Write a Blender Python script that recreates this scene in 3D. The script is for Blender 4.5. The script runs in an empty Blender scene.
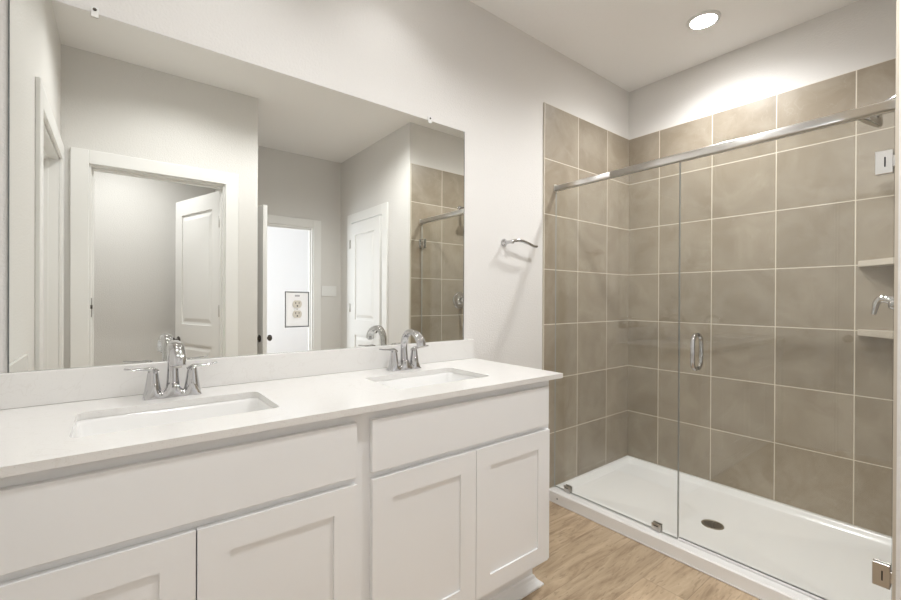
import bpy, bmesh, math, random
from mathutils import Vector, Matrix
random.seed(4)
S = bpy.context.scene
COL = S.collection
PI = math.pi

# ------------------------------------------------------------------ camera
H = 1.22
D = 1.6755          # mirror wall plane
YAW, PITCH, ROLL = math.radians(51.8573), math.radians(-0.1537), math.radians(0.2525)
FPX = 426.25
F = Vector((math.cos(YAW), math.sin(YAW), 0)); R = Vector((math.sin(YAW), -math.cos(YAW), 0)); U = Vector((0, 0, 1))
F2 = F*math.cos(PITCH) + U*math.sin(PITCH); U2 = U*math.cos(PITCH) - F*math.sin(PITCH)
R3 = R*math.cos(ROLL) + U2*math.sin(ROLL); U3 = U2*math.cos(ROLL) - R*math.sin(ROLL)
cam = bpy.data.cameras.new('camera'); co = bpy.data.objects.new('camera', cam); COL.objects.link(co)
m = Matrix((R3, U3, -F2)).transposed().to_4x4(); m.translation = (0, 0, H)
co.matrix_world = m
cam.sensor_width = 36; cam.lens = FPX/901*36; cam.clip_start = 0.02
S.camera = co
# ------------------------------------------------------------------ world, exposure
w = bpy.data.worlds.new('sky'); S.world = w; w.use_nodes = True
bg = w.node_tree.nodes['Background']; bg.inputs[0].default_value = (0.75, 0.87, 1.0, 1); bg.inputs[1].default_value = 1.6
S.view_settings.view_transform = 'Standard'; S.view_settings.look = 'None'
S.view_settings.gamma = 1; S.view_settings.use_curve_mapping = False
S.view_settings.exposure = 0.62
# watts of each downlight and its beam; room, mid, closet cans are added fill
CAN, FILL_ROOM, FILL_MID, CAN_SHOWER, FILL_CLOSET = 5.4, 27.0, 53.0, 49.0, 60.0
BEAM, BEAM_FILL, BEAM_SHOWER, BLEND = 154.0, 158.0, 156.0, 0.60
DAY = 44.0           # watts of daylight through the bedroom window
la = bpy.data.lights.new('window_daylight', 'AREA'); la.shape = 'RECTANGLE'; la.size = 1.7; la.size_y = 1.5
la.energy = DAY; la.color = (0.88, 0.925, 1.0)
lo = bpy.data.objects.new('window_daylight', la); COL.objects.link(lo)
lo.location = (-0.185, -2.80, 1.275); lo.rotation_euler = (0, math.radians(-90), 0)
S.cycles.max_bounces = 14; S.cycles.diffuse_bounces = 6; S.cycles.glossy_bounces = 8
S.cycles.transparent_max_bounces = 16; S.cycles.transmission_bounces = 8
S.cycles.use_denoising = True

# ------------------------------------------------------------------ materials
def newmat(name):
    mt = bpy.data.materials.new(name); mt.use_nodes = True
    nt = mt.node_tree; return mt, nt, nt.nodes['Principled BSDF']
def N(nt, typ, **kw):
    n = nt.nodes.new(typ)
    for k, v in kw.items(): setattr(n, k, v)
    return n
def math_(nt, op, a, b=None, c=None):
    n = N(nt, 'ShaderNodeMath', operation=op)
    for i, x in enumerate((a, b, c)):
        if x is None: continue
        if isinstance(x, (int, float)): n.inputs[i].default_value = x
        else: nt.links.new(x, n.inputs[i])
    return n.outputs[0]
def mixc(nt, fac, a, b, mode='MIX'):
    n = N(nt, 'ShaderNodeMix', data_type='RGBA', blend_type=mode)
    if isinstance(fac, (int, float)): n.inputs[0].default_value = fac
    else: nt.links.new(fac, n.inputs[0])
    for i, x in ((6, a), (7, b)):
        if isinstance(x, tuple): n.inputs[i].default_value = (*x, 1)
        else: nt.links.new(x, n.inputs[i])
    return n.outputs[2]
def simple(name, col, rough=0.5, metal=0.0, bump=0, bscale=100, spec=0.5, vary=0):
    mt, nt, b = newmat(name)
    b.inputs['Base Color'].default_value = (*col, 1); b.inputs['Roughness'].default_value = rough
    b.inputs['Metallic'].default_value = metal; b.inputs['Specular IOR Level'].default_value = spec
    tc = N(nt, 'ShaderNodeTexCoord')
    nz = N(nt, 'ShaderNodeTexNoise'); nz.inputs['Scale'].default_value = bscale; nz.inputs['Detail'].default_value = 3
    nt.links.new(tc.outputs['Object'], nz.inputs['Vector'])
    if bump:
        bp = N(nt, 'ShaderNodeBump'); bp.inputs['Strength'].default_value = bump; bp.inputs['Distance'].default_value = 0.003
        nt.links.new(nz.outputs[0], bp.inputs['Height']); nt.links.new(bp.outputs[0], b.inputs['Normal'])
    if vary:
        dk = tuple(c*(1-vary) for c in col)
        nt.links.new(mixc(nt, nz.outputs[0], dk, col), b.inputs['Base Color'])
    return mt
M = {}
M['paint'] = simple('wall_paint', (0.725, 0.710, 0.687), 0.75, bump=0.55, bscale=120)
M['ceil'] = simple('ceiling_paint', (0.90, 0.892, 0.88), 0.85, bump=0.3, bscale=110)
M['trim'] = simple('trim_paint', (0.84, 0.835, 0.82), 0.35, bump=0.03, bscale=40)
M['bedroom'] = simple('bedroom_paint', (0.87, 0.87, 0.88), 0.8, bump=0.1, bscale=120)
M['cabinet'] = simple('cabinet_paint', (0.86, 0.865, 0.87), 0.38, bump=0.03, bscale=60)
M['shadowgap'] = simple('cabinet_interior', (0.30, 0.28, 0.25), 0.7, bump=0.02)
M['chrome'] = simple('chrome', (0.58, 0.58, 0.59), 0.05, 1.0, bump=0.0)
M['nickel'] = simple('brushed_nickel', (0.55, 0.53, 0.50), 0.28, 1.0, bump=0.02, bscale=300)
M['satin'] = simple('satin_aluminium', (0.66, 0.655, 0.64), 0.22, 1.0, bump=0.01, bscale=300)
M['rail'] = simple('bright_satin_metal', (0.82, 0.81, 0.79), 0.30, 1.0, bump=0.01, bscale=300)
M['grate'] = simple('drain_grate_metal', (0.40, 0.37, 0.30), 0.35, 1.0)
M['head_chrome'] = simple('shower_head_chrome', (0.40, 0.39, 0.37), 0.10, 1.0)
M['darkmetal'] = simple('dark_bronze_metal', (0.10, 0.09, 0.08), 0.35, 1.0, bump=0.02)
M['porcelain'] = simple('porcelain', (0.84, 0.835, 0.82), 0.08, bump=0.0)
M['acrylic'] = simple('white_acrylic', (0.89, 0.885, 0.875), 0.22, bump=0.02, bscale=30)
M['plastic'] = simple('white_plastic', (0.83, 0.83, 0.82), 0.35, bump=0.0)
M['almond'] = simple('almond_plastic', (0.62, 0.58, 0.50), 0.4, bump=0.0)
M['dark'] = simple('dark_slot', (0.03, 0.03, 0.03), 0.6)
M['greylabel'] = simple('grey_label', (0.40, 0.40, 0.40), 0.5)
M['mirror_edge'] = simple('mirror_cut_edge', (0.13, 0.14, 0.135), 0.3, spec=0.5)
M['clip'] = simple('clear_plastic_clip', (0.82, 0.82, 0.80), 0.15, spec=0.8)
M['glass_edge'] = simple('glass_edge', (0.40, 0.41, 0.39), 0.2, spec=0.8)
M['grout'] = simple('grout', (0.56, 0.51, 0.43), 0.8, bump=0.1, bscale=200)
M['shelf'] = simple('shelf_stone', (0.66, 0.60, 0.51), 0.3, bump=0.03, bscale=60, vary=0.15)
M['caulk'] = simple('caulk', (0.74, 0.72, 0.69), 0.5)
# mirror silver
mt, nt, b = newmat('mirror_silver'); M['mirror'] = mt
b.inputs['Base Color'].default_value = (0.885, 0.893, 0.860, 1); b.inputs['Metallic'].default_value = 1; b.inputs['Roughness'].default_value = 0.0
# quartz
mt, nt, b = newmat('white_quartz'); M['quartz'] = mt
tc = N(nt, 'ShaderNodeTexCoord')
n1 = N(nt, 'ShaderNodeTexNoise'); n1.inputs['Scale'].default_value = 260; n1.inputs['Detail'].default_value = 2
n2 = N(nt, 'ShaderNodeTexNoise'); n2.inputs['Scale'].default_value = 5; n2.inputs['Detail'].default_value = 6; n2.inputs['Distortion'].default_value = 1.5
for n in (n1, n2): nt.links.new(tc.outputs['Object'], n.inputs['Vector'])
c = mixc(nt, math_(nt, 'MULTIPLY', math_(nt, 'GREATER_THAN', n1.outputs[0], 0.66), 0.35), (0.765, 0.752, 0.73), (0.60, 0.57, 0.53))
vn = math_(nt, 'LESS_THAN', math_(nt, 'ABSOLUTE', math_(nt, 'SUBTRACT', n2.outputs[0], 0.5)), 0.006)
nt.links.new(mixc(nt, math_(nt, 'MULTIPLY', vn, 0.12), c, (0.55, 0.51, 0.46)), b.inputs['Base Color'])
b.inputs['Roughness'].default_value = 0.16
# shower glass: clear pane that reflects by the angle
mt, nt, b = newmat('clear_glass'); M['glass'] = mt
nt.nodes.remove(b); out = nt.nodes['Material Output']
g = N(nt, 'ShaderNodeNewGeometry'); dt = N(nt, 'ShaderNodeVectorMath', operation='DOT_PRODUCT')
nt.links.new(g.outputs['Normal'], dt.inputs[0]); nt.links.new(g.outputs['Incoming'], dt.inputs[1])
fz = math_(nt, 'POWER', math_(nt, 'SUBTRACT', 1.0, math_(nt, 'ABSOLUTE', dt.outputs['Value'])), 5.0)
fr = math_(nt, 'MULTIPLY_ADD', fz, 0.9, 0.04)
tr = N(nt, 'ShaderNodeBsdfTransparent'); tr.inputs[0].default_value = (0.984, 0.990, 0.982, 1)
gl = N(nt, 'ShaderNodeBsdfGlossy'); gl.inputs['Roughness'].default_value = 0.0; gl.inputs['Color'].default_value = (1, 1, 1, 1)
mx = N(nt, 'ShaderNodeMixShader'); nt.links.new(fr, mx.inputs[0]); nt.links.new(tr.outputs[0], mx.inputs[1]); nt.links.new(gl.outputs[0], mx.inputs[2])
nt.links.new(mx.outputs[0], out.inputs[0])
# lamps
def emis(name, col, s):
    mt, nt, b = newmat(name)
    b.inputs['Base Color'].default_value = (0.8, 0.8, 0.8, 1)
    b.inputs['Emission Color'].default_value = (*col, 1); b.inputs['Emission Strength'].default_value = s
    return mt
M['lamp'] = emis('lamp_diffuser', (1.0, 0.985, 0.96), 9.0)
M['lamp_shower'] = emis('shower_lamp_diffuser', (1.0, 0.985, 0.96), 60.0)
# ceramic tile
def tile_mat(name, axis, u0, pu, z0, pz):
    mt, nt, b = newmat(name)
    tc = N(nt, 'ShaderNodeTexCoord'); sp = N(nt, 'ShaderNodeSeparateXYZ'); nt.links.new(tc.outputs['Object'], sp.inputs[0])
    fu = math_(nt, 'DIVIDE', math_(nt, 'SUBTRACT', sp.outputs[axis], u0), pu)
    fv = math_(nt, 'DIVIDE', math_(nt, 'SUBTRACT', sp.outputs[2], z0), pz)
    def edge(f, p):
        a = math_(nt, 'FRACT', f); return math_(nt, 'MULTIPLY', math_(nt, 'MINIMUM', a, math_(nt, 'SUBTRACT', 1.0, a)), p)
    d = math_(nt, 'MINIMUM', edge(fu, pu), edge(fv, pz))
    mr = N(nt, 'ShaderNodeMapRange'); mr.inputs[1].default_value = 0.0016; mr.inputs[2].default_value = 0.0030
    nt.links.new(d, mr.inputs[0]); body = mr.outputs[0]
    cell = N(nt, 'ShaderNodeCombineXYZ'); nt.links.new(math_(nt, 'FLOOR', fu), cell.inputs[0]); nt.links.new(math_(nt, 'FLOOR', fv), cell.inputs[1]); cell.inputs[2].default_value = axis + 0.5
    wn = N(nt, 'ShaderNodeTexWhiteNoise', noise_dimensions='3D'); nt.links.new(cell.outputs[0], wn.inputs[0])
    off = N(nt, 'ShaderNodeVectorMath', operation='SCALE'); nt.links.new(wn.outputs['Color'], off.inputs[0]); off.inputs['Scale'].default_value = 23.0
    ad = N(nt, 'ShaderNodeVectorMath', operation='ADD'); nt.links.new(tc.outputs['Object'], ad.inputs[0]); nt.links.new(off.outputs[0], ad.inputs[1])
    n1 = N(nt, 'ShaderNodeTexNoise'); n1.inputs['Scale'].default_value = 5.0; n1.inputs['Detail'].default_value = 7; n1.inputs['Roughness'].default_value = 0.6; n1.inputs['Distortion'].default_value = 0.7
    n2 = N(nt, 'ShaderNodeTexNoise'); n2.inputs['Scale'].default_value = 60; n2.inputs['Detail'].default_value = 4
    n3 = N(nt, 'ShaderNodeTexNoise'); n3.inputs['Scale'].default_value = 3.0; n3.inputs['Detail'].default_value = 3; n3.inputs['Distortion'].default_value = 2.0
    for n in (n1, n2, n3): nt.links.new(ad.outputs[0], n.inputs['Vector'])
    mm = N(nt, 'ShaderNodeMapRange'); mm.inputs[1].default_value = 0.36; mm.inputs[2].default_value = 0.64; nt.links.new(n1.outputs[0], mm.inputs[0])
    c = mixc(nt, mm.outputs[0], (0.294, 0.248, 0.186), (0.376, 0.328, 0.260))
    c = mixc(nt, math_(nt, 'MULTIPLY', n2.outputs[0], 0.25), c, (0.27, 0.22, 0.165))
    vein = math_(nt, 'LESS_THAN', math_(nt, 'ABSOLUTE', math_(nt, 'SUBTRACT', n3.outputs[0], 0.5)), 0.004)
    c = mixc(nt, math_(nt, 'MULTIPLY', vein, 0.18), c, (0.45, 0.41, 0.34))
    hsv = N(nt, 'ShaderNodeHueSaturation'); nt.links.new(c, hsv.inputs['Color'])
    nt.links.new(math_(nt, 'MULTIPLY_ADD', wn.outputs['Value'], 0.16, 0.92), hsv.inputs['Value'])
    c = mixc(nt, body, (0.72, 0.665, 0.57), hsv.outputs[0])
    nt.links.new(c, b.inputs['Base Color'])
    nt.links.new(math_(nt, 'MULTIPLY_ADD', body, -0.42, 0.75), b.inputs['Roughness'])
    bp = N(nt, 'ShaderNodeBump'); bp.inputs['Strength'].default_value = 0.4; bp.inputs['Distance'].default_value = 0.002
    nt.links.new(math_(nt, 'ADD', body, math_(nt, 'MULTIPLY', n2.outputs[0], 0.012)), bp.inputs['Height']); nt.links.new(bp.outputs[0], b.inputs['Normal'])
    return mt
ZT = 2.4013; PZ = 1/3
M['tile_mirrorside'] = tile_mat('taupe_tile_x', 0, 2.0225, 0.3365, ZT, PZ)
M['tile_back'] = tile_mat('taupe_tile_y', 1, 1.4435, 0.335, ZT, PZ)
# plank floor (planks run along X)
mt, nt, b = newmat('oak_plank_floor'); M['floor'] = mt
tc = N(nt, 'ShaderNodeTexCoord'); sp = N(nt, 'ShaderNodeSeparateXYZ'); nt.links.new(tc.outputs['Object'], sp.inputs[0])
PW, PL = 0.182, 1.22
fv = math_(nt, 'DIVIDE', math_(nt, 'ADD', sp.outputs[1], 5.06), PW); row = math_(nt, 'FLOOR', fv)
wr = N(nt, 'ShaderNodeTexWhiteNoise', noise_dimensions='1D'); nt.links.new(row, wr.inputs['W'])
fu = math_(nt, 'ADD', math_(nt, 'DIVIDE', sp.outputs[0], PL), math_(nt, 'MULTIPLY', wr.outputs['Value'], 7.0))
cell = N(nt, 'ShaderNodeCombineXYZ'); nt.links.new(math_(nt, 'FLOOR', fu), cell.inputs[0]); nt.links.new(row, cell.inputs[1])
wn = N(nt, 'ShaderNodeTexWhiteNoise', noise_dimensions='3D'); nt.links.new(cell.outputs[0], wn.inputs[0])
def edge(f, p):
    a = math_(nt, 'FRACT', f); return math_(nt, 'MULTIPLY', math_(nt, 'MINIMUM', a, math_(nt, 'SUBTRACT', 1.0, a)), p)
d = math_(nt, 'MINIMUM', edge(fv, PW), edge(fu, PL))
mr = N(nt, 'ShaderNodeMapRange'); mr.inputs[1].default_value = 0.0004; mr.inputs[2].default_value = 0.0016; nt.links.new(d, mr.inputs[0])
off = N(nt, 'ShaderNodeVectorMath', operation='SCALE'); nt.links.new(wn.outputs['Color'], off.inputs[0]); off.inputs['Scale'].default_value = 31.0
ad = N(nt, 'ShaderNodeVectorMath', operation='ADD'); nt.links.new(tc.outputs['Object'], ad.inputs[0]); nt.links.new(off.outputs[0], ad.inputs[1])
mp = N(nt, 'ShaderNodeMapping'); mp.inputs['Scale'].default_value = (1.6, 11.0, 1.0); nt.links.new(ad.outputs[0], mp.inputs['Vector'])
n1 = N(nt, 'ShaderNodeTexNoise'); n1.inputs['Scale'].default_value = 1.6; n1.inputs['Detail'].default_value = 8; n1.inputs['Roughness'].default_value = 0.62; n1.inputs['Distortion'].default_value = 1.2
n2 = N(nt, 'ShaderNodeTexNoise'); n2.inputs['Scale'].default_value = 11; n2.inputs['Detail'].default_value = 7; n2.inputs['Distortion'].default_value = 0.6
for n in (n1, n2): nt.links.new(mp.outputs[0], n.inputs['Vector'])
rp = N(nt, 'ShaderNodeValToRGB'); nt.links.new(n1.outputs[0], rp.inputs[0])
cr = rp.color_ramp; cr.elements[0].position = 0.30; cr.elements[0].color = (0.25, 0.175, 0.110, 1)
cr.elements[1].position = 0.66; cr.elements[1].color = (0.56, 0.44, 0.305, 1)
e = cr.elements.new(0.47); e.color = (0.44, 0.33, 0.220, 1)
c = mixc(nt, math_(nt, 'MULTIPLY', math_(nt, 'GREATER_THAN', n2.outputs[0], 0.61), 0.42), rp.outputs[0], (0.22, 0.15, 0.095))
hsv = N(nt, 'ShaderNodeHueSaturation'); nt.links.new(c, hsv.inputs['Color'])
nt.links.new(math_(nt, 'MULTIPLY_ADD', wn.outputs['Value'], 0.24, 0.92), hsv.inputs['Value'])
nt.links.new(mixc(nt, mr.outputs[0], (0.30, 0.22, 0.15), hsv.outputs[0]), b.inputs['Base Color'])
b.inputs['Roughness'].default_value = 0.42

# ------------------------------------------------------------------ mesh helpers
def box(bm, x0, x1, y0, y1, z0, z1, mi=0, bev=0.0, seg=2):
    xs, ys, zs = sorted((x0, x1)), sorted((y0, y1)), sorted((z0, z1))
    v = [bm.verts.new((x, y, z)) for x in xs for y in ys for z in zs]
    fs = []
    for q in ((0, 1, 3, 2), (4, 6, 7, 5), (0, 4, 5, 1), (2, 3, 7, 6), (0, 2, 6, 4), (1, 5, 7, 3)):
        f = bm.faces.new([v[i] for i in q]); f.material_index = mi; fs.append(f)
    if bev > 0:
        es = list({e for f in fs for e in f.edges})
        r = bmesh.ops.bevel(bm, geom=es, offset=bev, segments=seg, affect='EDGES', profile=0.5, clamp_overlap=True)
        for f in r['faces']: f.material_index = mi
def ring_loft(bm, rings, mi=0, cap0=True, cap1=True, smooth=True):
    vr = [[bm.verts.new(p) for p in r] for r in rings]
    n = len(vr[0])
    for a, b2 in zip(vr, vr[1:]):
        for i in range(n):
            f = bm.faces.new((a[i], a[(i+1) % n], b2[(i+1) % n], b2[i])); f.material_index = mi; f.smooth = smooth
    if cap0: f = bm.faces.new(list(reversed(vr[0]))); f.material_index = mi
    if cap1: f = bm.faces.new(vr[-1]); f.material_index = mi
    return vr
def lathe(bm, c, prof, axis=(0, 0, 1), seg=28, mi=0, smooth=True, cap0=True, cap1=True):
    ax = Vector(axis).normalized(); t = Vector((1, 0, 0)) if abs(ax.x) < 0.9 else Vector((0, 1, 0))
    a = ax.cross(t).normalized(); b2 = ax.cross(a); c = Vector(c)
    rings = [[c + ax*h + (a*math.cos(2*PI*i/seg) + b2*math.sin(2*PI*i/seg))*max(r, 1e-5) for i in range(seg)] for r, h in prof]
    ring_loft(bm, rings, mi, cap0, cap1, smooth)
def spline(pts, n=8):
    P = [Vector(p) for p in pts]; o = []
    for i in range(len(P)-1):
        p0 = P[max(i-1, 0)]; p1 = P[i]; p2 = P[i+1]; p3 = P[min(i+2, len(P)-1)]
        for k in range(n):
            t = k/n
            o.append(0.5*((2*p1) + (p2-p0)*t + (2*p0-5*p1+4*p2-p3)*t*t + (3*p1-p0-3*p2+p3)*t**3))
    o.append(P[-1]); return o
def tube(bm, pts, rad, seg=16, mi=0, flat=1.0, up=(0, 0, 1)):
    """rad: number or list; flat scales the section along `up`-ish normal"""
    P = [Vector(p) for p in pts]; n = len(P)
    if not isinstance(rad, (list, tuple)): rad = [rad]*n
    if not isinstance(flat, (list, tuple)): flat = [flat]*n
    rings = []; nrm = None
    for i in range(n):
        t = (P[min(i+1, n-1)] - P[max(i-1, 0)]).normalized()
        if nrm is None:
            u0 = Vector(up); nrm = (u0 - t*u0.dot(t))
            if nrm.length < 1e-4: u0 = Vector((1, 0, 0)); nrm = u0 - t*u0.dot(t)
        else: nrm = nrm - t*nrm.dot(t)
        nrm.normalize(); s = t.cross(nrm)
        rings.append([P[i] + (nrm*math.cos(2*PI*k/seg)*flat[i] + s*math.sin(2*PI*k/seg))*rad[i] for k in range(seg)])
    ring_loft(bm, rings, mi)
def lerp_list(vals, n):
    o = []
    for i in range(n):
        t = i/(n-1)*(len(vals)-1); k = min(int(t), len(vals)-2); o.append(vals[k] + (vals[k+1]-vals[k])*(t-k))
    return o
def rrect(cx, cy, hx, hy, r, z, k=6):
    o = []
    for sx, sy, a0 in ((1, 1, 0), (-1, 1, PI/2), (-1, -1, PI), (1, -1, 1.5*PI)):
        for i in range(k+1):
            a = a0 + PI/2*i/k
            o.append(Vector((cx + sx*(hx-r) + r*math.cos(a), cy + sy*(hy-r) + r*math.sin(a), z)))
    return o
def wloc(o):
    v = Vector((0, 0, 0))
    while o is not None: v = v + o.location; o = o.parent
    return v
def obj(name, bm, mats, parent=None, base=None, xf=None, smooth=None):
    if xf is not None: bmesh.ops.transform(bm, matrix=xf, verts=bm.verts)
    bmesh.ops.recalc_face_normals(bm, faces=bm.faces)
    org = wloc(parent) if parent is not None else Vector(base or (0, 0, 0))
    bmesh.ops.translate(bm, verts=bm.verts, vec=-org)
    me = bpy.data.meshes.new(name); bm.to_mesh(me); bm.free()
    for x in (mats if isinstance(mats, (list, tuple)) else [mats]): me.materials.append(x)
    o = bpy.data.objects.new(name, me); COL.objects.link(o)
    if parent is not None: o.parent = parent
    else: o.location = org
    return o
def tag(o, label, cat, group=None):
    o['label'] = label; o['category'] = cat
    if group: o['group'] = group
    return o
def thing(name, label, cat, loc, group=None):
    o = bpy.data.objects.new(name, None); COL.objects.link(o); o.location = loc; o.empty_display_size = 0.05
    return tag(o, label, cat, group)
def struct(name, bm, mats, parent=None, base=None, xf=None):
    o = obj(name, bm, mats, parent, base, xf)
    if parent is None: o['kind'] = 'structure'
    return o
def boxes(lst):
    bm = bmesh.new()
    for b in lst: box(bm, *b)
    return bm
def copy_tree(o, parent=None):
    c = o.copy(); COL.objects.link(c)
    if parent is not None: c.parent = parent
    for ch in [x for x in S.objects if x.parent == o]: copy_tree(ch, c)
    return c

# ------------------------------------------------------------------ the setting
CZ = 2.7576; XB = 2.981; XL = -0.264; YN = -0.165; XE = 0.859; YH = -1.25; XC = 2.012; YS = 0.193
TW = 0.12
OP2 = (-0.1400, 0.6400, 2.061)     # closet doorway in the wall behind the camera
OP1 = (-0.065, 0.800, 2.043)       # doorway in the left wall
OP3 = (0.895, 1.700, 1.995)           # doorway to the bedroom
OP4 = (-0.950, -0.262, 2.035)      # closet door in the wall beside the shower (y range)
struct('floor', boxes([(-1.7, 3.6, -4.6, 1.95, -0.06, 0)]), M['floor'])
struct('ceiling', boxes([(-1.7, 3.6, -4.6, 1.95, CZ, CZ+0.08)]), M['ceil'])
struct('wall_back', boxes([(-0.37, 3.1, D, D+0.12, 0, CZ)]), M['paint'])
struct('wall_right', boxes([(XB+0.009, XB+0.13, 0.05, D-0.0002, 0, CZ)]), M['paint'])
struct('wall_left', boxes([(XL-TW, XL, OP1[1], D, 0, CZ), (XL-TW, XL, YN, OP1[0], 0, CZ), (XL-TW, XL, OP1[0], OP1[1], OP1[2], CZ)]), M['paint'])
struct('wall_front', boxes([(XL-TW, OP2[0], YN-TW, YN, 0, CZ), (OP2[1], XE, YN-TW, YN, 0, CZ), (OP2[0], OP2[1], YN-TW, YN, OP2[2], CZ)]), M['paint'])
struct('wall_partition', boxes([(XE-TW, XE, YH-TW, YN-TW, 0, CZ)]), M['paint'])
struct('wall_hall', boxes([(XE, OP3[0], YH-TW, YH, 0, CZ), (OP3[1], XC+0.1, YH-TW, YH, 0, CZ), (OP3[0], OP3[1], YH-TW, YH, OP3[2], CZ)]), M['paint'])
struct('wall_closet', boxes([(XC, XC+TW, YH, OP4[0], 0, CZ), (XC, XC+TW, OP4[1], YS-TW, 0, CZ), (XC, XC+TW, OP4[0], OP4[1], OP4[2], CZ)]), M['paint'])
struct('wall_shower', boxes([(XC, XB+0.13, YS-TW, YS, 0, CZ)]), M['paint'])
# water closet room behind the camera's wall
struct('wall_room_back', boxes([(-1.32, XE-TW, YH-TW, YH, 0, CZ)]), M['paint'])
struct('wall_room_left', boxes([(-1.32, -1.2, YH, YN-TW, 0, CZ), (-1.32, XL-TW, YN-TW, YN-0.01, 0, CZ)]), M['paint'])
# bedroom beyond the far door
struct('wall_bedroom_back', boxes([(-0.34, 3.55, -4.42, -4.3, 0, CZ)]), M['bedroom'])
struct('wall_bedroom_right', boxes([(3.45, 3.57, -4.3, YH-TW, 0, CZ)]), M['bedroom'])
struct('wall_bedroom_front', boxes([(XC+0.1, 3.57, YH-TW, YH-0.001, 0, CZ)]), M['bedroom'])
WY0, WY1, WZ0, WZ1 = -3.70, -1.90, 0.45, 2.15
struct('wall_bedroom_left', boxes([(-0.34, -0.22, -4.3, WY0, 0, CZ), (-0.34, -0.22, WY1, YH-TW-0.001, 0, CZ), (-0.34, -0.22, WY0, WY1, 0, WZ0), (-0.34, -0.22, WY0, WY1, WZ1, CZ)]), M['bedroom'])
wn_ = struct('window_1', boxes([(-0.31, -0.25, WY0, WY0+0.05, WZ0, WZ1), (-0.31, -0.25, WY1-0.05, WY1, WZ0, WZ1), (-0.31, -0.25, WY0+0.05, WY1-0.05, WZ0, WZ0+0.05), (-0.31, -0.25, WY0+0.05, WY1-0.05, WZ1-0.05, WZ1), (-0.30, -0.26, WY0+0.05, WY1-0.05, 1.28, 1.32)]), M['trim'])
obj('pane', boxes([(-0.283, -0.277, WY0+0.05, WY1-0.05, WZ0+0.05, WZ1-0.05)]), M['glass'], wn_)

# tile cladding in the shower (1 cm proud of the paint)
def clad(name, b6, mat):
    bm = bmesh.new(); box(bm, *b6)
    for f in bm.faces:
        if abs(f.normal.z) > 0.5: f.material_index = 1
    return struct(name, bm, [mat, M['grout']])
ZB = ZT - 7*PZ
def clad_box(name, b6, mat, edge_axis):
    bm = bmesh.new(); box(bm, *b6); bm.normal_update()
    for f in bm.faces:
        if abs(f.normal.z) > 0.5 or abs(f.normal[edge_axis]) > 0.5: f.material_index = 1
    return struct(name, bm, [mat, M['grout']])
clad_box('wall_tile_left', (2.0185, XB, D-0.009, D-0.0001, ZB, ZT), M['tile_mirrorside'], 0)
clad_box('wall_tile_back', (XB, XB+0.0088, YS+0.0095, D-0.0091, ZB, ZT), M['tile_back'], 1)
clad_box('wall_tile_right', (2.0185, XB, YS+0.0001, YS+0.009, ZB, ZT), M['tile_mirrorside'], 0)

# casings and jambs
def casing_y(name, x0, x1, zt, yf, side, cw=0.09, ct=0.017, jd=TW, cwl=None):
    """opening in a wall of constant y; yf the room face, side +1 when the room is at larger y"""
    bm = bmesh.new(); a, b2 = yf, yf + side*ct
    box(bm, x0-(cwl or cw), x0+0.006, a, b2, 0, zt+cw, 0, 0.003); box(bm, x1-0.006, x1+cw, a, b2, 0, zt+cw, 0, 0.003)
    box(bm, x0+0.006, x1-0.006, a, b2, zt-0.006, zt+cw, 0, 0.003)
    j0, j1 = yf - side*0.0005, yf - side*jd
    box(bm, x0, x0+0.018, j0, j1, 0, zt); box(bm, x1-0.018, x1, j0, j1, 0, zt); box(bm, x0+0.018, x1-0.018, j0, j1, zt-0.018, zt)
    s0, s1 = yf - side*0.04, yf - side*0.075
    box(bm, x0+0.018, x0+0.029, s0, s1, 0, zt-0.018); box(bm, x1-0.029, x1-0.018, s0, s1, 0, zt-0.018); box(bm, x0+0.029, x1-0.029, s0, s1, zt-0.029, zt-0.018)
    return struct(name, bm, M['trim'])
def casing_x(name, y0, y1, zt, xf, side, cw=0.09, ct=0.017, jd=TW, stop=(0.045, 0.08)):
    bm = bmesh.new(); a, b2 = xf, xf + side*ct
    box(bm, a, b2, y0-cw, y0+0.006, 0, zt+cw, 0, 0.003); box(bm, a, b2, y1-0.006, y1+cw, 0, zt+cw, 0, 0.003)
    box(bm, a, b2, y0+0.006, y1-0.006, zt-0.006, zt+cw, 0, 0.003)
    j0, j1 = xf - side*0.0005, xf - side*jd
    box(bm, j0, j1, y0, y0+0.018, 0, zt); box(bm, j0, j1, y1-0.018, y1, 0, zt); box(bm, j0, j1, y0+0.018, y1-0.018, zt-0.018, zt)
    s0, s1 = xf - side*stop[0], xf - side*stop[1]
    box(bm, s0, s1, y0+0.018, y0+0.029, 0, zt-0.018); box(bm, s0, s1, y1-0.029, y1-0.018, 0, zt-0.018); box(bm, s0, s1, y0+0.029, y1-0.029, zt-0.029, zt-0.018)
    return struct(name, bm, M['trim'])
casing_x('trim_1', OP1[0], OP1[1], OP1[2], XL, 1)
t2 = casing_y('trim_2', OP2[0], OP2[1], OP2[2], YN, 1, 0.080)
bm = boxes([(OP2[0]+0.018, OP2[0]+0.0205, YN-0.034, YN-0.004, 1.095, 1.215)]); lathe(bm, (OP2[0]+0.0185, YN-0.006, 1.16), [(0.007, -0.012), (0.007, 0.012)], (0, 0, 1), 10)
obj('strike_plate', bm, M['darkmetal'], t2)
casing_y('trim_3', OP3[0], OP3[1], OP3[2], YH, 1, 0.078, cwl=0.035)
casing_x('trim_4', OP4[0], OP4[1], OP4[2], XC, -1)
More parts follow.
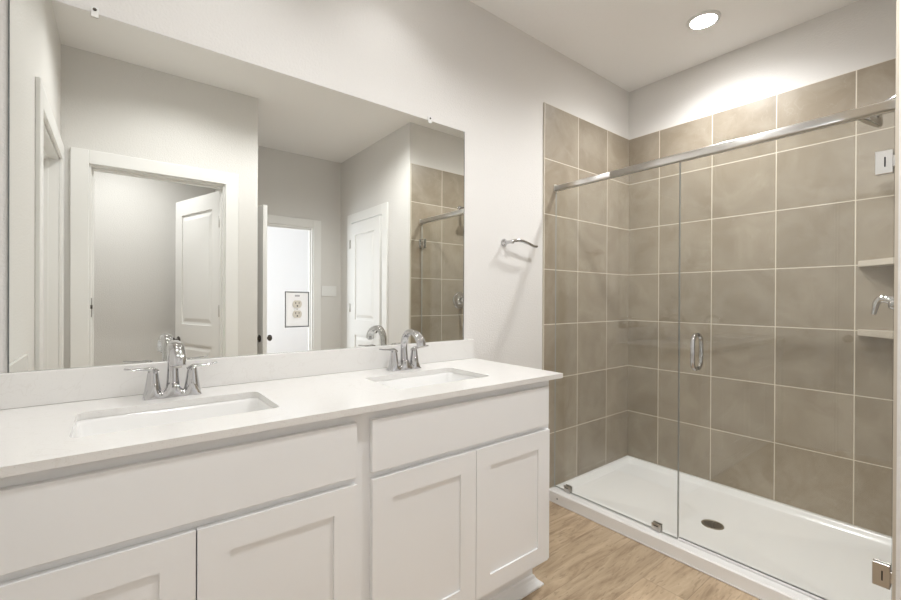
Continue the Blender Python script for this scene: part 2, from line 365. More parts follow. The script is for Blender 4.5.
# door leaves: local frame, x from hinge edge (0) to latch (wd), y thickness, z up
def leaf_bm(wd, ht, th=0.035, z0=0.012):
    bm = bmesh.new(); st = 0.115
    box(bm, 0.004, wd-0.004, 0.010, th-0.010, z0+0.004, ht-0.004)
    box(bm, 0, st, 0, th, z0, ht); box(bm, wd-st, wd, 0, th, z0, ht)
    zr = (z0, 0.21), (0.84, 1.00), (ht-0.125, ht)
    for a, b2 in zr: box(bm, st, wd-st, 0, th, a, b2)
    for a, b2 in ((0.21, 0.84), (1.00, ht-0.125)):
        for ya, yb, ys in ((0.010, 0.003, 1), (th-0.010, th-0.003, -1)):
            # sloped raised field
            r0 = [Vector((x, ya, z)) for x, z in ((st, a), (wd-st, a), (wd-st, b2), (st, b2))]
            i1 = 0.022; i2 = 0.050
            r1 = [Vector((x, ya, z)) for x, z in ((st+i1, a+i1), (wd-st-i1, a+i1), (wd-st-i1, b2-i1), (st+i1, b2-i1))]
            r2 = [Vector((x, yb, z)) for x, z in ((st+i2, a+i2), (wd-st-i2, a+i2), (wd-st-i2, b2-i2), (st+i2, b2-i2))]
            ring_loft(bm, [r1, r2], 0, True, True, False)
    return bm
def knob_bm(c, ax):
    bm = bmesh.new(); lathe(bm, c, [(0.031, 0), (0.031, 0.006), (0.012, 0.010), (0.011, 0.032), (0.024, 0.040), (0.028, 0.052), (0.022, 0.063), (0.002, 0.067)], ax, 20)
    return bm
def hinge_bm(x, y, z):
    bm = bmesh.new(); lathe(bm, (x, y, z-0.045), [(0.006, 0), (0.006, 0.09)], (0, 0, 1), 10); box(bm, x-0.016, x+0.016, y-0.0015, y+0.0015, z-0.044, z+0.044); return bm
def door(name, wd, ht, pos, ang, th=0.035, knobs=(1, 1), hinge_y=0.0, hinge_z=(0.28, 1.12, 1.80), metal='darkmetal', kz=0.915):
    xf = Matrix.Translation(Vector(pos)) @ Matrix.Rotation(ang, 4, 'Z')
    d = struct(name, leaf_bm(wd, ht, th), M['trim'], None, pos, xf)
    if knobs[0]: obj('knob', knob_bm((wd-0.065, 0, kz), (0, -1, 0)), M[metal], d, xf=xf)
    if knobs[1]: obj('knob', knob_bm((wd-0.065, th, kz), (0, 1, 0)), M[metal], d, xf=xf)
    for z in hinge_z: obj('hinge', hinge_bm(-0.004, hinge_y, z), M['nickel'], d, xf=xf)
    return d, xf
# door_1 closed at the back of the left-wall jamb (seen only along its jamb)
door('door_1', OP1[1]-OP1[0]-0.042, 2.02, (XL-0.083, OP1[0]+0.021, 0), PI/2, knobs=(1, 0))
# door_2 swung into the room behind: hinged at the right jamb on the far face
door('door_2', 0.738, 2.035, (OP2[1]-0.021, YN-TW-0.012, 0), math.radians(180+73), hinge_y=0.0, metal='darkmetal', kz=0.86)
# door_3 swung into the hall, seen edge on
d3, xf3 = door('door_3', 0.775, 2.005, (OP3[0]+0.008, YH+0.022, 0), math.radians(82.2), hinge_y=0.0, kz=0.875, metal='darkmetal')
bm = bmesh.new(); tube(bm, spline([(0.50, 0.035, 1.50), (0.50, 0.07, 1.49), (0.50, 0.085, 1.515)]), 0.006, 8); lathe(bm, (0.50, 0.035, 1.50), [(0.018, 0), (0.016, 0.006)], (0, 1, 0), 14)
obj('robe_hook', bm, M['chrome'], d3, xf=xf3)
# door_4 closed in the closet wall
door('door_4', OP4[1]-OP4[0]-0.042, 2.012, (XC+0.004, OP4[0]+0.021, 0), PI/2, th=0.035, knobs=(0, 1), hinge_y=0.036)
# baseboards
BH, BT = 0.10, 0.014
struct('baseboard_front', boxes([(OP2[1]+0.091, XE+BT, YN, YN+BT, 0, BH), (XE, XE+BT, YH+0.001, YN, 0, BH)]), M['trim'])
struct('baseboard_hall', boxes([(OP3[1]+0.091, XC-BT, YH, YH+BT, 0, BH), (XC-BT, XC, YH, OP4[0]-0.091, 0, BH), (XC-BT, XC, OP4[1]+0.091, YS-0.001, 0, BH)]), M['trim'])
struct('baseboard_back', boxes([(1.44, 2.015, D-BT, D, 0, BH)]), M['trim'])

# ------------------------------------------------------------------ vanity
YF = 1.099; XCT = 1.4569; CT = 0.914; SL = 0.019
YDR = 1.112; YFR = 1.131; CABZ = CT - SL - 0.0005
SINKS = ((0.1425, 1.3625, 0.2225, 0.131), (0.9625, 1.3625, 0.2125, 0.131))
def shaker(bm, x0, x1, z0, z1, y0, th=0.019, st=0.068, rec=0.0065):
    box(bm, x0, x0+st, y0, y0+th, z0, z1); box(bm, x1-st, x1, y0, y0+th, z0, z1)
    box(bm, x0+st, x1-st, y0, y0+th, z1-st, z1); box(bm, x0+st, x1-st, y0, y0+th, z0, z0+st-0.006)
    box(bm, x0+st-0.004, x1-st+0.004, y0+rec, y0+th-0.002, z0+st-0.010, z1-st+0.004)
def cabinet(label, xa, xb, doors, dr, right_end):
    t = thing('vanity_cabinet', label, 'cabinet', ((xa+xb)/2, 1.39, 0), 'vanity cabinets under the countertop')
    zb, zt = 0.145, CABZ; yb = D-0.0015
    bm = bmesh.new()
    box(bm, xa, xa+0.016, YFR+0.018, yb, zb, zt); box(bm, xb-0.016, xb, YFR+0.018, yb, zb, zt)
    box(bm, xa+0.016, xb-0.016, yb-0.008, yb, zb, zt)
    box(bm, xa+0.016, xb-0.016, YFR+0.018, yb-0.008, zb, zb+0.016)
    obj('carcass', bm, M['cabinet'], t)
    bm = bmesh.new(); dx0, dx1 = doors[0][0], doors[-1][1]
    sa, sb = dx0 + 0.012, dx1 - 0.012
    box(bm, xa, sa, YFR, YFR+0.018, zb, zt); box(bm, sb, xb, YFR, YFR+0.018, zb, zt)
    box(bm, sa, sb, YFR, YFR+0.018, zt-0.045, zt); box(bm, sa, sb, YFR, YFR+0.018, 0.675, 0.725); box(bm, sa, sb, YFR, YFR+0.018, zb, zb+0.045)
    obj('face_frame', bm, M['cabinet'], t)
    bm = bmesh.new(); box(bm, dr[0], dr[1], YDR, YFR-0.0003, 0.712, 0.867, 0, 0.002); obj('drawer_front', bm, M['cabinet'], t)
    for a, b2 in doors:
        bm = bmesh.new(); shaker(bm, a, b2, 0.167, 0.692, YDR, YFR-0.0003-YDR); obj('door', bm, M['cabinet'], t)
    bm = bmesh.new(); box(bm, xa, xb, 1.213, 1.229, 0, zb-0.0005)
    if right_end: box(bm, xb-0.016, xb, 1.229, yb, 0, zb-0.0005)
    obj('toe_kick', bm, M['cabinet'], t)
    # ogee shoe moulding at the floor
    prof = [(0, 0), (0.034, 0), (0.034, 0.008), (0.026, 0.013), (0.018, 0.020), (0.010, 0.030), (0.006, 0.040), (0, 0.044)]
    bm = bmesh.new()
    pathx = [(xa, 1.213, 0, -1), (xb, 1.213, 1 if right_end else 0, -1)] + ([(xb, yb, 1, 0)] if right_end else [])
    rings = [[Vector((x + p*sx, y + p*sy, z+0.0003)) for p, z in prof] for x, y, sx, sy in pathx]
    ring_loft(bm, rings, 0, True, True, False)
    obj('base_moulding', bm, M['cabinet'], t)
    return t
cabinet('white shaker vanity cabinet under the left sink, against the left wall', XL+0.001, 0.5642, [(-0.248, 0.1435), (0.1465, 0.5400)], (-0.248, 0.5400), False)
cabinet('white shaker vanity cabinet under the right sink, with exposed right end near shower', 0.5643, 1.4050, [(0.5890, 0.9900), (0.9930, 1.3890)], (0.5870, 1.3840), True)

ct = thing('countertop', 'long white quartz countertop with backsplash and two sink cutouts', 'countertop', (0.6, 1.39, CT-SL))
def slab_holes(bm, x0, x1, y0, y1, z0, z1, holes):
    outer = [Vector((x0, y0, z1)), Vector((x1, y0, z1)), Vector((x1, y1, z1)), Vector((x0, y1, z1))]
    loops = [outer] + holes; es = []; tops = []
    for L in loops:
        v = [bm.verts.new(p) for p in L]; tops.append(v)
        for i in range(len(v)): es.append(bm.edges.new((v[i], v[(i+1) % len(v)])))
    r = bmesh.ops.triangle_fill(bm, use_beauty=True, use_dissolve=False, edges=es)
    tf = [g for g in r['geom'] if isinstance(g, bmesh.types.BMFace)]
    low = {}
    for v in [v for t in tops for v in t]: low[v] = bm.verts.new((v.co.x, v.co.y, z0))
    for f in tf: bm.faces.new([low[v] for v in reversed(f.verts)])
    for t in tops:
        for i in range(len(t)):
            a, b2 = t[i], t[(i+1) % len(t)]; bm.faces.new((a, b2, low[b2], low[a]))
bm = bmesh.new()
slab_holes(bm, XL+0.0005, XCT, YF, D-0.0005, CT-SL, CT, [rrect(cx, cy, hx, hy, 0.022, CT) for cx, cy, hx, hy in SINKS])
obj('slab', bm, M['quartz'], ct)
bm = bmesh.new(); box(bm, XL+0.0005, 1.4565, D-0.020, D-0.0005, CT+0.0003, 1.0115, 0, 0.0015, 1); obj('backsplash', bm, M['quartz'], ct)
bm = bmesh.new(); box(bm, XL+0.0005, XL+0.0125, YF+0.06, D-0.0205, CT+0.0003, 1.0115, 0, 0.0015, 1); obj('side_splash', bm, M['quartz'], ct)

def sink(label, cx, cy, hx, hy):
    t = thing('undermount_sink', label, 'sink', (cx, cy, CT-SL-0.155), 'undermount sinks in the vanity top')
    z1 = CT - SL - 0.0006
    bm = bmesh.new(); R_ = []
    o = 0.001
    for dx, z, r in ((0.022, z1, 0.03), (o, z1, 0.024), (o-0.004, z1-0.010, 0.026), (-0.010, z1-0.075, 0.035), (-0.022, z1-0.105, 0.045), (-0.045, z1-0.122, 0.055), (-0.080, z1-0.128, 0.045)):
        R_.append(rrect(cx, cy, hx+dx, hy+dx, min(r, hy+dx-0.002), z))
    n = len(R_[0]); k = 0
    R_.append([Vector((cx + 0.024*math.cos(a), cy + 0.02 + 0.024*math.sin(a), z1-0.134)) for a in [math.atan2(p.y-cy, p.x-cx) for p in R_[-1]]])
    for dx, z, r in ((-0.070, z1-0.146, 0.05), (-0.012, z1-0.112, 0.05), (0.006, z1-0.02, 0.03), (0.022, z1-0.010, 0.03)):
        R_.append(rrect(cx, cy, hx+dx, hy+dx, min(r, hy+dx-0.002), z))
    # inner shell then outer shell, ring closed top to bottom
    inner, outer = R_[:8], R_[8:]
    bot = [Vector((p.x, p.y, z1-0.146)) for p in inner[-1]]
    ring_loft(bm, inner + [bot] + outer + [R_[0]], 0, False, False)
    bmesh.ops.remove_doubles(bm, verts=bm.verts, dist=1e-6)
    obj('basin', bm, M['porcelain'], t)
    bm = bmesh.new(); lathe(bm, (cx, cy+0.02, z1-0.1335), [(0.027, 0), (0.027, 0.003), (0.020, 0.0035), (0.019, 0.001), (0.018, 0.001), (0.017, 0.005), (0.002, 0.006)], (0, 0, 1), 24)
    obj('drain', bm, M['chrome'], t)
    return t
sink('white rectangular undermount sink, left of the two in the countertop', *SINKS[0])
sink('white rectangular undermount sink, right of the two, near the shower', *SINKS[1])

# faucet: two flared lever handles and an arched spout on one swooping base
FY = 1.578
def faucet(label, fx):
    t = thing('faucet', label, 'faucet', (fx, FY, CT), 'chrome faucets on the vanity top')
    z = CT + 0.0004
    # swooping base body: outline in x-z, lofted front to back
    half = [(0.0, 0.050), (0.012, 0.046), (0.018, 0.030), (0.024, 0.021), (0.030, 0.019), (0.036, 0.023), (0.041, 0.040), (0.046, 0.060), (0.052, 0.060), (0.062, 0.040), (0.072, 0.012), (0.0775, 0.0)]
    top = [(-x, h) for x, h in reversed(half)] + half[1:]
    bm = bmesh.new(); rings = []
    for yy, sc, zs in ((-0.026, 0.97, 0.10), (-0.023, 0.985, 0.55), (-0.014, 1, 0.93), (0, 1, 1.0), (0.014, 1, 0.93), (0.023, 0.985, 0.55), (0.026, 0.97, 0.10)):
        rings.append([Vector((fx + x*sc, FY + yy, z + max(h*zs, 0.0))) for x, h in top])
    ring_loft(bm, rings, 0, True, True)
    obj('base', bm, M['chrome'], t)
    for s in (-1, 1):
        bm = bmesh.new(); lathe(bm, (fx + s*0.0515, FY, z+0.001), [(0.0255, 0), (0.0245, 0.008), (0.0205, 0.030), (0.0165, 0.055), (0.0140, 0.074), (0.0125, 0.082), (0.008, 0.087), (0.001, 0.088)], (0, 0, 1), 28)
        h = obj('handle', bm, M['chrome'], t)
        bm = bmesh.new()
        pts = spline([(fx + s*0.042, FY, z+0.076), (fx + s*0.055, FY, z+0.087), (fx + s*0.078, FY-0.002, z+0.0895), (fx + s*0.102, FY-0.004, z+0.0915), (fx + s*0.122, FY-0.006, z+0.0945)], 6)
        n = len(pts); tube(bm, pts, lerp_list([0.0125, 0.0125, 0.0095, 0.0080, 0.0070], n), 14, flat=lerp_list([0.85, 0.62, 0.42, 0.36, 0.36], n))
        obj('lever', bm, M['chrome'], h)
    bm = bmesh.new()
    pts = spline([(fx, FY, z+0.004), (fx, FY+0.001, z+0.050), (fx, FY+0.002, z+0.095), (fx, FY-0.006, z+0.135), (fx, FY-0.042, z+0.164), (fx, FY-0.094, z+0.158), (fx, FY-0.124, z+0.134), (fx, FY-0.132, z+0.110)], 7)
    n = len(pts); tube(bm, pts, lerp_list([0.0220, 0.0160, 0.0125, 0.0120, 0.0125, 0.0130, 0.0135, 0.0130], n), 24, flat=lerp_list([1.0, 1.05, 1.15, 1.35, 1.5, 1.6, 1.6, 1.55], n), up=(1, 0, 0))
    obj('spout', bm, M['chrome'], t)
    bm = bmesh.new(); lathe(bm, (fx, FY-0.1325, z+0.1085), [(0.0110, 0), (0.0110, 0.004)], (0, -0.25, -0.97), 20); obj('aerator', bm, M['nickel'], t)
    bm = bmesh.new(); lathe(bm, (fx, FY+0.021, z), [(0.0022, 0), (0.0022, 0.070), (0.005, 0.073), (0.005, 0.080), (0.001, 0.083)], (0, 0, 1), 12); obj('lift_rod', bm, M['chrome'], t)
    return t
faucet('chrome two-handle faucet behind the left sink', 0.1405)
faucet('chrome two-handle faucet behind the right sink, nearer the shower', 0.9850)

# ------------------------------------------------------------------ mirror, outlet, towel holder
MX0, MX1, MZ0, MZ1 = -0.2335, 1.3985, 1.0122, 2.0725; MT = 0.006
OX0, OX1, OZ0, OZ1 = 0.5105, 0.5985, 1.1100, 1.2430
mi = thing('wall_mirror', 'large frameless wall mirror above the double vanity', 'mirror', ((MX0+MX1)/2, D, MZ0))
bm = bmesh.new(); y0, y1 = D-MT, D-0.0005
gx = [MX0, OX0, OX1, MX1]; gz = [MZ0, OZ0, OZ1, MZ1]
for i in range(3):
    for k in range(3):
        if i == 1 and k == 1: continue
        bm.faces.new([bm.verts.new(p) for p in ((gx[i], y0, gz[k]), (gx[i+1], y0, gz[k]), (gx[i+1], y0, gz[k+1]), (gx[i], y0, gz[k+1]))])
bmesh.ops.remove_doubles(bm, verts=bm.verts, dist=1e-6)
bm.normal_update()
front = list(bm.faces)
bnd = [e for e in bm.edges if len(e.link_faces) == 1]
r = bmesh.ops.extrude_edge_only(bm, edges=bnd)
nv = [g for g in r['geom'] if isinstance(g, bmesh.types.BMVert)]
for v in nv: v.co.y = y1
for f in bm.faces:
    if f not in front: f.material_index = 1
bmesh.ops.recalc_face_normals(bm, faces=bm.faces)
obj('mirror_plate', bm, [M['mirror'], M['mirror_edge']], mi)
# polished dark arris that reads along the cut edges
e = 0.0035; yy0, yy1 = D-MT-0.0004, D-MT-0.00005
for q in ((MX1-e, MX1, MZ0, MZ1), (MX0, MX0+e, MZ0, MZ1)):
    bm = bmesh.new(); box(bm, q[0], q[1], yy0, yy1, q[2], q[3]); obj('cut_edge', bm, M['mirror_edge'], mi)
bm = bmesh.new()
box(bm, OX0-0.003, OX0, yy0, yy1, OZ0-0.003, OZ1+0.003); box(bm, OX1, OX1+0.002, yy0, yy1, OZ0-0.003, OZ1+0.003)
box(bm, OX0, OX1, yy0, yy1, OZ0-0.0025, OZ0); box(bm, OX0, OX1, yy0, yy1, OZ1, OZ1+0.0025)
obj('cutout_edge', bm, M['mirror_edge'], mi)
for cx in (-0.051, 1.180):
    bm = bmesh.new(); box(bm, cx-0.009, cx+0.009, D-0.0105, D-0.0066, MZ1-0.013, MZ1+0.004, 0, 0.0015); box(bm, cx-0.009, cx+0.009, D-0.0105, D-0.0005, MZ1+0.0006, MZ1+0.017, 0, 0.0015)
    c_ = obj('mirror_clip', bm, M['clip'], mi)
    bm = bmesh.new(); lathe(bm, (cx, D-0.0105, MZ1+0.009), [(0.0048, 0), (0.0048, 0.0012), (0.002, 0.0022)], (0, -1, 0), 12); obj('screw', bm, M['darkmetal'], c_)

ou = thing('wall_outlet', 'white electrical outlet set in a cutout of the mirror above the vanity', 'outlet', (0.5545, D, 1.1765))
bm = bmesh.new(); box(bm, OX0+0.001, OX1-0.001, D-0.0052, D-0.0005, OZ0+0.001, OZ1-0.001, 0, 0.0018); obj('cover_plate', bm, M['plastic'], ou)
for zz in (1.1970, 1.1580):
    bm = bmesh.new(); ring = [Vector((0.5545 + 0.0175*math.cos(a), D-0.0052, zz + max(-0.0140, min(0.0140, 0.0175*math.sin(a))))) for a in [2*PI*i/32 for i in range(32)]]
    ring_loft(bm, [ring, [Vector((p.x, D-0.0075, p.z)) for p in ring]], 0, True, True, False)
    rc = obj('receptacle', bm, M['almond'], ou)
    bm = bmesh.new(); box(bm, 0.5545-0.0075, 0.5545-0.0052, D-0.0079, D-0.0074, zz+0.000, zz+0.008); box(bm, 0.5545+0.0052, 0.5545+0.0075, D-0.0079, D-0.0074, zz+0.001, zz+0.008)
    lathe(bm, (0.5545, D-0.0074, zz-0.007), [(0.003, 0), (0.003, 0.0005)], (0, -1, 0), 12); obj('slots', bm, M['dark'], rc)
bm = bmesh.new(); lathe(bm, (0.5545, D-0.0053, 1.1775), [(0.003, 0), (0.0025, 0.001)], (0, -1, 0), 12); obj('screw', bm, M['nickel'], ou)
bm = boxes([(0.5455, 0.5640, D-0.0056, D-0.0050, 1.2260, 1.2330)]); obj('sticker', bm, M['greylabel'], ou)

th = thing('towel_holder', 'chrome open-arm towel holder on the wall between mirror and shower', 'towel holder', (1.690, D, 1.530))
bm = bmesh.new(); lathe(bm, (1.690, D-0.0005, 1.532), [(0.022, 0), (0.022, 0.005), (0.017, 0.011), (0.010, 0.018), (0.0085, 0.050), (0.011, 0.060), (0.011, 0.070), (0.004, 0.074)], (0, -1, 0), 24); obj('post', bm, M['chrome'], th)
bm = bmesh.new(); pts = spline([(1.690, D-0.060, 1.532), (1.715, D-0.064, 1.540), (1.760, D-0.072, 1.540), (1.810, D-0.074, 1.530), (1.860, D-0.068, 1.520), (1.890, D-0.066, 1.521)], 6)
tube(bm, pts, lerp_list([0.0095, 0.0095, 0.009, 0.0085, 0.008, 0.007], len(pts)), 14); obj('arm', bm, M['chrome'], th)

# light switches on the hall wall
sw = thing('light_switch', 'white three-gang light switch plate on the hall wall in the mirror', 'switch', (1.875, YH, 1.30))
bm = bmesh.new(); box(bm, 1.790, 1.960, YH+0.0005, YH+0.006, 1.243, 1.357, 0, 0.002); obj('cover_plate', bm, M['plastic'], sw)
for k in range(3):
    bm = bmesh.new(); x = 1.829 + k*0.046; box(bm, x-0.016, x+0.016, YH+0.0061, YH+0.009, 1.267, 1.333, 0, 0.001); obj('rocker', bm, M['plastic'], sw)

# ------------------------------------------------------------------ shower
XG = 2.130; GT = 0.005; YR = YS + 0.0095; YLW = D - 0.0095
pan = thing('shower_pan', 'white acrylic shower base with low curb on the plank floor', 'shower base', (2.52, 0.93, 0))
px0, px1, py0, py1 = 2.072, XB-0.0005, YR, YLW
bm = bmesh.new()
def rr(x0, x1, y0, y1, r, z): return rrect((x0+x1)/2, (y0+y1)/2, (x1-x0)/2, (y1-y0)/2, r, z, 5)
DX, DY = 2.487, 0.912
fl = rr(px0+0.13, px1-0.055, py0+0.055, py1-0.055, 0.05, 0.036)
rings = [rr(px0, px1, py0, py1, 0.003, 0.0005), rr(px0, px1, py0, py1, 0.004, 0.060), rr(px0+0.006, px1, py0, py1, 0.004, 0.0665),
         rr(px0+0.095, px1-0.022, py0+0.022, py1-0.022, 0.02, 0.0668), rr(px0+0.104, px1-0.030, py0+0.030, py1-0.030, 0.03, 0.060),
         rr(px0+0.115, px1-0.040, py0+0.040, py1-0.040, 0.04, 0.040), fl,
         [Vector((DX + 0.058*math.cos(a), DY + 0.058*math.sin(a), 0.0295)) for a in [math.atan2(p.y-DY, p.x-DX) for p in fl]]]
vr = ring_loft(bm, rings, 0, True, True, True)
bm.normal_update()
for e_ in bm.edges:
    if len(e_.link_faces) == 2 and e_.calc_face_angle(0) > 0.42 and e_.verts[0].co.z > 0.05: e_.smooth = False
po = obj('base', bm, M['acrylic'], pan)
bm = bmesh.new(); lathe(bm, (DX, DY, 0.0300), [(0.052, 0), (0.052, 0.003), (0.046, 0.004), (0.044, 0.002), (0.001, 0.002)], (0, 0, 1), 32)
dr = obj('drain', bm, M['grate'], pan)
bm = bmesh.new()
for rr_, cnt in ((0.011, 5), (0.023, 10), (0.035, 15)):
    for i in range(cnt):
        a = 2*PI*i/cnt; lathe(bm, (DX + rr_*math.cos(a), DY + rr_*math.sin(a), 0.0321), [(0.0054, 0), (0.0054, 0.0006)], (0, 0, 1), 8)
obj('drain_holes', bm, M['dark'], dr)
bm = bmesh.new(); lathe(bm, (px0-0.0001, 1.600, 0.030), [(0.006, 0), (0.006, 0.0008)], (-1, 0, 0), 14); obj('badge', bm, M['greylabel'], pan)
bm = bmesh.new(); box(bm, px0-0.006, px0-0.0002, py0, py1, 0.0003, 0.006, 0, 0.002); obj('caulk_bead', bm, M['caulk'], pan)

def pane_bm(y0, y1, z0, z1):
    bm = bmesh.new(); box(bm, XG-GT, XG+GT, y0, y1, z0, z1); bm.normal_update()
    for f in bm.faces:
        if abs(f.normal.x) < 0.5: f.material_index = 1
    return bm
RZ0, RZ1 = 1.884, 1.921
fp = thing('glass_panel', 'fixed clear glass shower panel on the left, beside the mirror wall', 'glass panel', (XG, 1.30, 0.067))
obj('pane', pane_bm(0.9335, YLW-0.0015, 0.0715, RZ0-0.0006), [M['glass'], M['glass_edge']], fp)
for yc in (1.566, 1.033):
    bm = bmesh.new(); box(bm, XG-0.013, XG-GT-0.0003, yc-0.022, yc+0.022, 0.0675, 0.106, 0, 0.001, 1); box(bm, XG+GT+0.0003, XG+0.013, yc-0.022, yc+0.022, 0.0675, 0.106, 0, 0.001, 1)
    cl = obj('clamp', bm, M['nickel'], fp)
    bm = bmesh.new(); box(bm, XG-0.0145, XG-0.0131, yc-0.011, yc+0.011, 0.092, 0.096); obj('slot', bm, M['dark'], cl)
gd = thing('glass_door', 'hinged clear glass shower door on the right with chrome pull handle', 'shower door', (XG, 0.58, 0.08))
obj('pane', pane_bm(YR+0.012, 0.9295, 0.080, RZ0-0.004), [M['glass'], M['glass_edge']], gd)
bm = bmesh.new(); box(bm, XG-0.006, XG+0.006, YR+0.015, 0.926, 0.0690, 0.0800, 0, 0.001, 1); obj('sweep', bm, M['acrylic'], gd)
def pull(s):
    x0 = XG + s*(GT+0.0005); x1 = XG + s*0.046; y = 0.852; za, zb = 0.900, 1.057; r = 0.036
    pts = [(x0, y, za)]
    for i in range(7):
        a = PI/2*i/6; pts.append((x1 - s*r + s*r*math.sin(a), y, za + r - r*math.cos(a)))
    for i in range(7):
        a = PI/2*i/6; pts.append((x1 - s*r + s*r*math.cos(a), y, zb - r + r*math.sin(a)))
    pts.append((x0, y, zb)); return pts
for s in (-1, 1):
    bm = bmesh.new(); tube(bm, pull(s), 0.0095, 16, up=(0, 1, 0)); obj('pull_handle', bm, M['chrome'], gd)
for zc, mt_ in ((1.706, 'satin'), (0.256, 'nickel')):
    bm = bmesh.new()
    box(bm, XG-0.014, XG-GT-0.0003, YR+0.014, 0.262, zc-0.041, zc+0.041, 0, 0.0015, 1); box(bm, XG+GT+0.0003, XG+0.014, YR+0.014, 0.262, zc-0.041, zc+0.041, 0, 0.0015, 1)
    box(bm, XG-0.011, XG+0.011, YR+0.006, YR+0.030, zc-0.020, zc+0.020, 0, 0.001, 1)
    box(bm, XG-0.024, XG+0.024, YR+0.0004, YR+0.006, zc-0.041, zc+0.041, 0, 0.001, 1)
    hh = obj('hinge', bm, M[mt_], gd)
    bm = bmesh.new(); box(bm, XG-0.0150, XG-0.0141, 0.2345, 0.2385, zc-0.017, zc+0.017); obj('slot', bm, M['dark'], hh)
hr = thing('header_rail', 'satin metal header rail across the top of the shower glass', 'rail', (XG, 0.93, RZ0))
def rail_sec(y, hw, z0, z1, r=0.008):
    return [Vector((XG + p.x, y, (z0+z1)/2 + p.y)) for p in rrect(0, 0, hw, (z1-z0)/2, r, 0, 4)]
bm = bmesh.new(); ring_loft(bm, [rail_sec(YR+0.003, 0.0145, RZ0, RZ1), rail_sec(1.2950, 0.0145, RZ0, RZ1)], 0, True, True, True); obj('sleeve', bm, M['rail'], hr)
bm = bmesh.new(); ring_loft(bm, [rail_sec(1.2955, 0.0125, RZ0+0.0025, RZ1-0.0025, 0.007), rail_sec(YLW-0.0025, 0.0125, RZ0+0.0025, RZ1-0.0025, 0.007)], 0, True, True, True); obj('inner_rail', bm, M['rail'], hr)
for ya, yb in ((YR+0.0003, YR+0.003), (YLW-0.0025, YLW-0.0003)):
    bm = bmesh.new(); ring_loft(bm, [rail_sec(ya, 0.019, RZ0-0.004, RZ1+0.004), rail_sec(yb, 0.019, RZ0-0.004, RZ1+0.004)], 0, True, True, False); obj('end_flange', bm, M['rail'], hr)

SX = 2.572
sh = thing('overhead_shower', 'chrome shower head on a short arm high on the shower end wall', 'shower head', (SX, YR, 2.06))
bm = bmesh.new(); lathe(bm, (SX, YR+0.0003, 2.075), [(0.030, 0), (0.028, 0.006), (0.018, 0.012), (0.010, 0.014)], (0, 1, 0), 24); obj('flange', bm, M['chrome'], sh)
bm = bmesh.new(); pts = spline([(SX, YR+0.002, 2.075), (SX, YR+0.045, 2.078), (SX, YR+0.075, 2.068), (SX, YR+0.100, 2.045)], 6); tube(bm, pts, 0.0095, 14, up=(1, 0, 0)); obj('arm', bm, M['chrome'], sh)
bm = bmesh.new(); ax = Vector((0, 0.62, -0.78)).normalized(); lathe(bm, (SX, YR+0.094, 2.052), [(0.012, 0), (0.015, 0.010), (0.013, 0.020), (0.020, 0.028), (0.036, 0.042), (0.050, 0.060), (0.052, 0.068), (0.050, 0.072)], ax, 30); hd = obj('head', bm, M['head_chrome'], sh)
bm = bmesh.new(); lathe(bm, Vector((SX, YR+0.094, 2.052)) + ax*0.0721, [(0.046, 0), (0.045, 0.001)], ax, 30); obj('spray_face', bm, M['grate'], hd)
sv = thing('shower_valve', 'round chrome shower valve with lever on the shower end wall', 'shower valve', (SX, YR, 1.20))
bm = bmesh.new(); lathe(bm, (SX, YR+0.0003, 1.205), [(0.080, 0), (0.080, 0.004), (0.072, 0.009), (0.050, 0.013), (0.034, 0.014), (0.032, 0.030), (0.028, 0.032)], (0, 1, 0), 40); obj('trim_plate', bm, M['chrome'], sv)
bm = bmesh.new(); lathe(bm, (SX, YR+0.030, 1.205), [(0.026, 0), (0.024, 0.030), (0.020, 0.040), (0.002, 0.043)], (0, 1, 0), 28)
pts = spline([(SX, YR+0.045, 1.215), (SX, YR+0.085, 1.228), (SX, YR+0.105, 1.215), (SX, YR+0.112, 1.185), (SX, YR+0.116, 1.160)], 6)
tube(bm, pts, lerp_list([0.020, 0.017, 0.0135, 0.0105, 0.008], len(pts)), 14, up=(1, 0, 0)); obj('lever', bm, M['chrome'], sv)
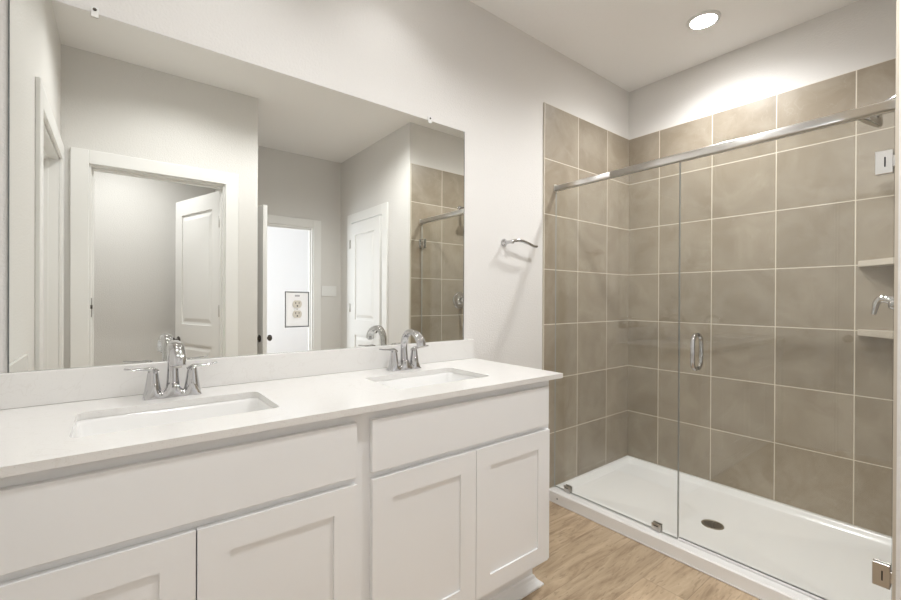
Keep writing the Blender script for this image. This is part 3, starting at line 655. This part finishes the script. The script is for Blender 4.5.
for zc, lb in ((1.409, 'upper triangular stone corner shelf in the shower'), (1.062, 'lower triangular stone corner shelf in the shower')):
    bm = bmesh.new(); L = 0.222; x1, y0 = XB-0.0004, YR+0.0002
    pl = [(x1, y0), (x1, y0+L), (x1-0.02, y0+L), (x1-L, y0+0.02), (x1-L, y0)]
    ring_loft(bm, [[Vector((x, y, zc-0.018)) for x, y in pl], [Vector((x, y, zc+0.012)) for x, y in pl]], 0, True, True, False)
    bmesh.ops.bevel(bm, geom=list(bm.edges), offset=0.002, segments=2, affect='EDGES')
    tag(obj('corner_shelf', bm, M['shelf'], None, (x1-0.07, y0+0.07, zc-0.014)), lb, 'shelf', 'corner shelves in the shower')

# ------------------------------------------------------------------ ceiling can lights, the last three added as fill
def can(label, x, y, watts, beam=BEAM, blend=BLEND, lamp=None, r=0.064):
    t = thing('ceiling_light', label, 'ceiling light', (x, y, CZ), 'recessed ceiling lights')
    bm = bmesh.new(); lathe(bm, (x, y, CZ-0.0003), [(r+0.018, 0), (r+0.017, 0.004), (r+0.004, 0.010), (r, 0.010), (r, 0.004)], (0, 0, -1), 40); obj('trim_ring', bm, M['plastic'], t)
    bm = bmesh.new(); lathe(bm, (x, y, CZ-0.0045), [(r-0.0005, 0), (r-0.0005, 0.003)], (0, 0, -1), 40); obj('diffuser', bm, lamp or M['lamp'], t)
    L = bpy.data.lights.new('downlight', 'SPOT'); L.energy = watts; L.color = (0.985, 0.992, 1.0)
    L.spot_size = math.radians(beam); L.spot_blend = blend; L.shadow_soft_size = 0.045
    o = bpy.data.objects.new('downlight', L); COL.objects.link(o); o.parent = t; o.location = (0, 0, -0.016)
    return t
can('round recessed ceiling light glowing above the shower', 2.535, 0.990, CAN_SHOWER, BEAM_SHOWER, 0.88, M['lamp_shower'])
can('round recessed ceiling light above the right sink', 0.92, 1.36, CAN, 118.0)
can('round recessed ceiling light above the left sink', 0.20, 1.36, CAN, 118.0)
can('added unseen fill light in the middle of the bathroom ceiling', 1.40, 0.46, FILL_MID, BEAM_FILL)  # can added to brighten the room, kept out of frame and mirror
can('added unseen fill light over the left half of the bathroom floor', 0.35, 0.48, FILL_ROOM)  # second added can, lifts the near wall and cabinet fronts
can('added unseen fill light in the room behind the open door', 0.0, -0.70, FILL_CLOSET, 126.0, 0.9)  # unseen can added to light the side room and spill through its doorway
